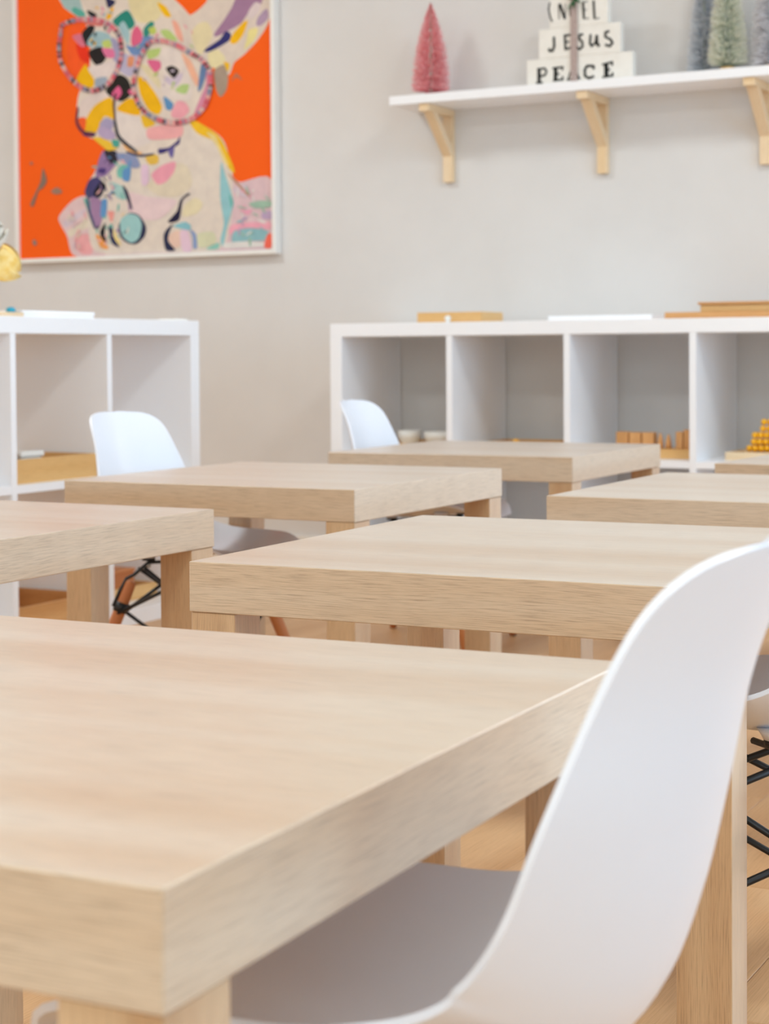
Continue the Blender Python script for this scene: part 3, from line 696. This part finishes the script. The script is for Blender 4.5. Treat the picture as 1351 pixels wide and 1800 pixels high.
for ring in RINGS:
    cv = closed_spline(ring, 7); n = len(cv); cxr = sum(p[0] for p in cv)/n; czr = sum(p[1] for p in cv)/n
    pal = [(214, 96, 112), (226, 150, 150), (70, 44, 44), (206, 84, 100), (230, 170, 160), (120, 130, 150), (60, 50, 48), (222, 120, 130)]
    for i in range(n):
        a, b2 = cv[i], cv[(i+1) % n]
        def sc_(p, k): 
            d = math.hypot(p[0]-cxr, p[1]-czr); return (cxr+(p[0]-cxr)*(d+k)/d, czr+(p[1]-czr)*(d+k)/d)
        patch(pal[rnd.randrange(len(pal))] if i % 2 else ((206, 120, 130), (196, 176, 176), (150, 140, 160), (214, 110, 120))[i//2 % 4], [sc_(a, 8.5), sc_(b2, 8.5), sc_(b2, -8), sc_(a, -8)])
me = bpy.data.meshes.new('painted_print'); me.from_pydata(pv, [], pf)
ca = me.color_attributes.new('paint', 'FLOAT_COLOR', 'CORNER'); k = 0
for poly, c in zip(me.polygons, pc):
    for li in poly.loop_indices: ca.data[li].color = c
obj('painted_dog', me, 'print', pic)

# ------------------------------------------------------------------ things on and in the shelving units
def tray(name, label, Mx, w, d, h, th=0.008, mt='tray', cat='tray'):
    """open wooden tray: base and four rims, origin at its front left corner"""
    r = thing(name, label, cat, Mx)
    obj('base', box(0, w, 0, d, 0, th*0.7, grain=0), mt, r)
    obj('rim', box(0, w, 0, th, th*0.7, h, grain=0, bevel=0.0006), mt, r)
    obj('rim', box(0, w, d-th, d, th*0.7, h, grain=0, bevel=0.0006), mt, r)
    obj('rim', box(0, th, th, d-th, th*0.7, h, grain=1), mt, r)
    obj('rim', box(w-th, w, th, d-th, th*0.7, h, grain=1), mt, r)
    return r
def bowl(name, label, Mx, r0, h):
    r = thing(name, label, 'bowl', Mx)
    obj('bowl_body', lathe([(0, 0), (r0*0.55, 0), (r0*0.6, h*0.08), (r0*0.92, h*0.6), (r0, h), (r0-0.003, h), (r0*0.86, h*0.55), (r0*0.5, 0.006), (0, 0.006)], 28), 'ceramic', r)
def at(Fm, s, t, z): return Fm @ Matrix.Translation((s, t, z))
R_, L_ = ROOM, LFR
# top of the right unit
tr = tray('wooden_tray', 'small honey wooden tray on top of right unit, left end', at(R_, 0.223, 0.12, ZT), 0.205, 0.15, 0.031)
kb = thing('white_knob_piece', 'small glossy white knob in front of the tray on the right unit', 'knob', at(R_, 0.338, 0.085, ZT))
obj('knob', lathe([(0, 0), (0.009, 0), (0.006, 0.006), (0.010, 0.013), (0.007, 0.019), (0, 0.021)], 16), 'ceramic', kb)
wt = thing('white_tray', 'low flat white tray on the middle of the right unit', 'tray', at(R_, 0.645, 0.09, ZT))
for q in ((0, 0.30, 0, 0.2, 0, 0.004), (0, 0.30, 0, 0.006, 0.004, 0.014), (0, 0.30, 0.194, 0.2, 0.004, 0.014), (0, 0.006, 0.006, 0.194, 0.004, 0.014), (0.294, 0.30, 0.006, 0.194, 0.004, 0.014)):
    obj('base' if q[5] == 0.004 else 'rim', box(*q), 'white', wt)
tray('wooden_board', 'thin wooden board on the right end of the right unit', at(R_, 0.985, 0.08, ZT), 0.40, 0.24, 0.018, mt='block', cat='board')
bx_ = thing('wooden_box', 'closed wooden box with overhanging lid resting on thin board', 'box', at(R_, 1.07, 0.10, ZT+0.0182))
obj('box_body', box(0.006, 0.294, 0.006, 0.20, 0, 0.019, grain=0, bevel=0.001), 'tray', bx_)
obj('lid', box(0, 0.30, 0, 0.206, 0.0192, 0.026, grain=0, bevel=0.001), 'block', bx_)
# upper cells of the right unit
tray('wooden_tray', 'wooden tray under white bowls in the leftmost cell of right unit', at(R_, 0.07, 0.05, ZM), 0.28, 0.26, 0.030, mt='tray')
bowl('small_bowl', 'narrower white bowl on the tray in the leftmost cell', at(R_, 0.155, 0.20, ZM+0.0058), 0.036, 0.056)
bowl('small_bowl', 'wider white bowl on the tray in the leftmost cell', at(R_, 0.262, 0.20, ZM+0.0058), 0.054, 0.054)
tray('wooden_tray', 'shallow wooden tray in the second cell of the right unit', at(R_, 0.425, 0.05, ZM), 0.28, 0.25, 0.036, mt='tray')
yb = thing('yellow_bead', 'single yellow bead in the shallow tray of the second cell', 'bead', at(R_, 0.5326, 0.12, ZM+0.0058))
obj('bead', lathe([(0, 0), (0.006, 0.001), (0.010, 0.006), (0.011, 0.020), (0.010, 0.032), (0.006, 0.0385), (0, 0.040)], 16), 'yellow', yb)
# wooden peg set in the third cell
ps = thing('peg_board', 'low wooden stand in the third cell of right unit', 'stand', at(R_, 0.80, 0.09, ZM))
obj('base', box(0, 0.255, 0, 0.11, 0, 0.026, grain=0, bevel=0.001), 'tray', ps)
for i, (s, w_, h) in enumerate(((0.833, 0.034, 0.044), (0.8705, 0.034, 0.043), (0.908, 0.032, 0.043))):
    labs = ['left wooden cube of three side by side on low stand', 'middle wooden cube of three side by side on low stand', 'right wooden cube of three side by side on low stand']
    b_ = thing('wooden_cube', labs[i], 'block', at(R_, s, 0.115, ZM+0.0262), 'cubes on the low stand')
    obj('cube_body', box(0, w_, 0, 0.034, 0, h, grain=2, bevel=0.0015), 'block', b_)
for i, (s, h) in enumerate(((0.957, 0.042), (0.980, 0.039))):
    b_ = thing('wooden_peg', ['taller pointed wooden peg beside the three cubes', 'shorter pointed wooden peg beside the tall block'][i], 'peg', at(R_, s, 0.125, ZM+0.0262), 'pointed pegs on the low stand')
    obj('peg_body', lathe([(0, 0), (0.0085, 0), (0.0085, h*0.25), (0.006, h*0.7), (0.002, h), (0, h)], 16), 'block', b_)
for i, (s, w_, h) in enumerate(((1.0035, 0.0195, 0.046), (1.0255, 0.0175, 0.052))):
    b_ = thing('wooden_pillar', ['shorter upright wooden pillar at the right end of stand', 'taller upright wooden pillar against the cell divider'][i], 'block', at(R_, s, 0.115, ZM+0.0262), 'pillars on the low stand')
    obj('pillar_body', box(0, w_, 0, 0.03, 0, h, grain=2, bevel=0.001), 'block', b_)
# yellow bead bars in the fourth cell
tray('wooden_tray', 'pale wooden tray under yellow beads in the fourth cell', at(R_, 1.148, 0.09, ZM), 0.26, 0.16, 0.022, mt='pine')
def bead_bar(label, s, t, z, n, rot, r0=0.0085):
    r = thing('bead_bar', label, 'beads', at(R_, s, t, z) @ Matrix.Rotation(rot, 4, 'Z'), 'yellow bead bars on the tray')
    me = None
    for k in range(n):
        if me is None:
            bm = bmesh.new(); bmesh.ops.create_icosphere(bm, subdivisions=2, radius=r0)
            for f in bm.faces: f.smooth = True
            me = bpy.data.meshes.new('bead'); bm.to_mesh(me); bm.free(); me.materials.append(M['yellow'])
        obj('bead', me, None, r, Matrix.Translation((k*r0*1.9, 0, r0)))
    obj('wire', tube([(-r0*0.9, 0, r0), ((n-1)*r0*1.9+r0*0.9, 0, r0)], 0.001, 6), 'screw', r)
zb = ZM+0.0222
def bb(label, s, i, lvl, n): bead_bar(label, s, 0.115+i*0.02, ZM+0.0057+lvl*0.0175, n, 0)
bb('front yellow bead bar at the bottom of the pile', 1.205, 0, 0, 9); bb('second yellow bead bar from the front at the bottom', 1.201, 1, 0, 9)
bb('third yellow bead bar from the front at the bottom', 1.209, 2, 0, 9); bb('rearmost yellow bead bar at the bottom of the pile', 1.205, 3, 0, 9)
bb('front yellow bead bar in the second layer', 1.206, 0, 1, 9); bb('middle yellow bead bar in the second layer', 1.211, 1, 1, 9); bb('rear yellow bead bar in the second layer', 1.217, 2, 1, 8)
bb('front yellow bead bar in the third layer', 1.218, 0, 2, 8); bb('rear yellow bead bar in the third layer', 1.222, 1, 2, 8)
bb('front yellow bead bar in the fourth layer', 1.221, 0, 3, 8); bb('rear yellow bead bar in the fourth layer', 1.226, 1, 3, 7)
bb('yellow bead bar forming the fifth layer', 1.243, 0, 4, 6); bb('topmost yellow bead bar of the pile', 1.246, 0, 5, 5)
# top of the left unit
wb = thing('white_box', 'flat white box on top of the left shelving unit', 'box', at(L_, -0.582, 0.10, ZT))
obj('box_body', box(0.002, 0.274, 0.002, 0.17, 0, 0.010, bevel=0.0008), 'white', wb)
obj('lid', box(0, 0.276, 0, 0.172, 0.0102, 0.0178, bevel=0.001), 'white', wb)
cb = thing('cream_board', 'thin cream wooden board on left unit beside the white box', 'board', at(L_, -0.668, 0.09, ZT))
obj('board', box(0, 0.082, 0, 0.16, 0, 0.010, grain=1, bevel=0.001), 'pine', cb); obj('rim', box(0, 0.082, 0, 0.006, 0.0101, 0.0125, grain=0), 'pine', cb)
bl = thing('blue_bead', 'tiny turquoise bead lying on the cream board', 'bead', at(L_, -0.597, 0.12, ZT+0.0102))
obj('bead', lathe([(0, 0), (0.007, 0.001), (0.011, 0.006), (0.0105, 0.011), (0.006, 0.0145), (0, 0.015)], 16), 'blue', bl)
sq = thing('white_tile', 'small thin white tile on the far end of left unit', 'tile', at(L_, -0.06, 0.03, ZT))
obj('tile', box(0, 0.055, 0, 0.055, 0, 0.0045, bevel=0.0008), 'ceramic', sq); obj('tile_rim', box(0.004, 0.051, 0.004, 0.051, 0.0046, 0.0055), 'ceramic', sq)
# cells of the left unit
tray('wooden_tray', 'deep honey wooden tray in the upper cell of the left unit', at(L_, -0.712, 0.03, ZM), 0.315, 0.24, 0.055, 0.009, mt='tray')
dish = thing('white_dish', 'square white dish standing in the deep wooden tray', 'dish', at(L_, -0.645, 0.055, ZM+0.0064))
obj('dish_base', box(0, 0.075, 0, 0.075, 0, 0.05, bevel=0.003), 'ceramic', dish); obj('dish_rim', box(-0.004, 0.079, -0.004, 0.079, 0.0502, 0.064, bevel=0.003), 'ceramic', dish)
tray('wooden_basket', 'brown wooden tray in the lower cell of the left unit', at(L_, -0.70, 0.03, ZB), 0.30, 0.25, 0.052, 0.009, mt='block')
tb = tray('wooden_crate', 'tan wooden crate in the lower end cell of the left unit', at(L_, -0.345, 0.10, ZB), 0.29, 0.22, 0.035, 0.009, mt='tray', cat='crate')
ob = thing('orange_box', 'orange wooden box standing inside the tan crate', 'box', at(L_, -0.325, 0.15, ZB+0.0064))
obj('box_body', box(0, 0.24, 0, 0.12, 0, 0.058, grain=0, bevel=0.0015), 'dowel', ob); obj('lid', box(-0.002, 0.242, -0.002, 0.122, 0.0582, 0.066, grain=0, bevel=0.001), 'dowel', ob)

# ------------------------------------------------------------------ flowers on the left unit
vz = thing('flower_vase', 'white ceramic vase of flowers on the left unit, just outside the picture', 'vase', at(L_, -0.775, 0.15, ZT))
obj('vase_body', lathe([(0, 0), (0.032, 0), (0.046, 0.03), (0.047, 0.07), (0.030, 0.115), (0.022, 0.135), (0.026, 0.15), (0.0235, 0.15), (0.019, 0.135), (0.027, 0.112), (0.042, 0.07), (0.028, 0.008), (0, 0.006)], 28), 'ceramic', vz)
def blossom(name, label, c, r0, n, mt, seed, axis, stem_from):
    rnd = random.Random(seed); ax = Vector(axis).normalized(); Q = ax.to_track_quat('Z', 'Y').to_matrix()
    r = thing(name, label, 'flower', at(L_, *c))
    pts = [Vector(stem_from)-Vector(c), (Vector(stem_from)-Vector(c))*0.75+Vector((0, 0, 0.055)), -ax*0.06*0.5+Vector((-0.02, 0, 0.045)), -ax*r0*0.15]
    obj('stem', tube(pts, 0.0022, 8), 'stem', r)
    obj('heart', lathe([(0, -0.006), (0.008, -0.004), (0.011, 0.004), (0.007, 0.012), (0, 0.015)], 14), mt, r, Q.to_4x4())
    for k in range(n):
        lay = (k+1)/n; a = k*2.399; Rk = r0*(0.22+0.70*lay**0.8); span = 0.46+0.2*rnd.random(); p1 = 1.05+0.55*lay
        bm = bmesh.new(); g = []
        for i in range(8):
            u = i/7; row = []
            for j in range(-4, 5):
                q = j/4; pol = 2.0-(2.0-(1.75-p1))*u
                azi = q*span*(1.0-0.45*abs(2*u-0.9)); ruf = 1+u*u*(0.13*math.sin(q*8+k*1.7)+0.20*lay+0.10*math.sin(k*2.3))
                rr = Rk*ruf
                p = Vector((rr*math.sin(pol)*math.cos(azi), rr*math.sin(pol)*math.sin(azi), rr*math.cos(pol)))
                p.rotate(Matrix.Rotation(a, 3, 'Z')); row.append(bm.verts.new(Q @ p))
            g.append(row)
        for r1, r2 in zip(g, g[1:]):
            for j in range(8):
                f = bm.faces.new((r1[j], r1[j+1], r2[j+1], r2[j])); f.smooth = True
        obj('petal', bm, mt, r)
VN = (-0.775, 0.15, ZT+0.125)
blossom('yellow_flower', 'yellow ruffled flower leaning in from the left edge', (-0.620, 0.13, 0.876), 0.047, 34, 'petal_y', 2, (0.55, -0.45, -0.45), VN)
blossom('white_flower', 'white flower half outside the left edge of picture', (-0.722, 0.10, 0.928), 0.05, 30, 'petal_w', 5, (0.5, -0.6, 0.3), VN)
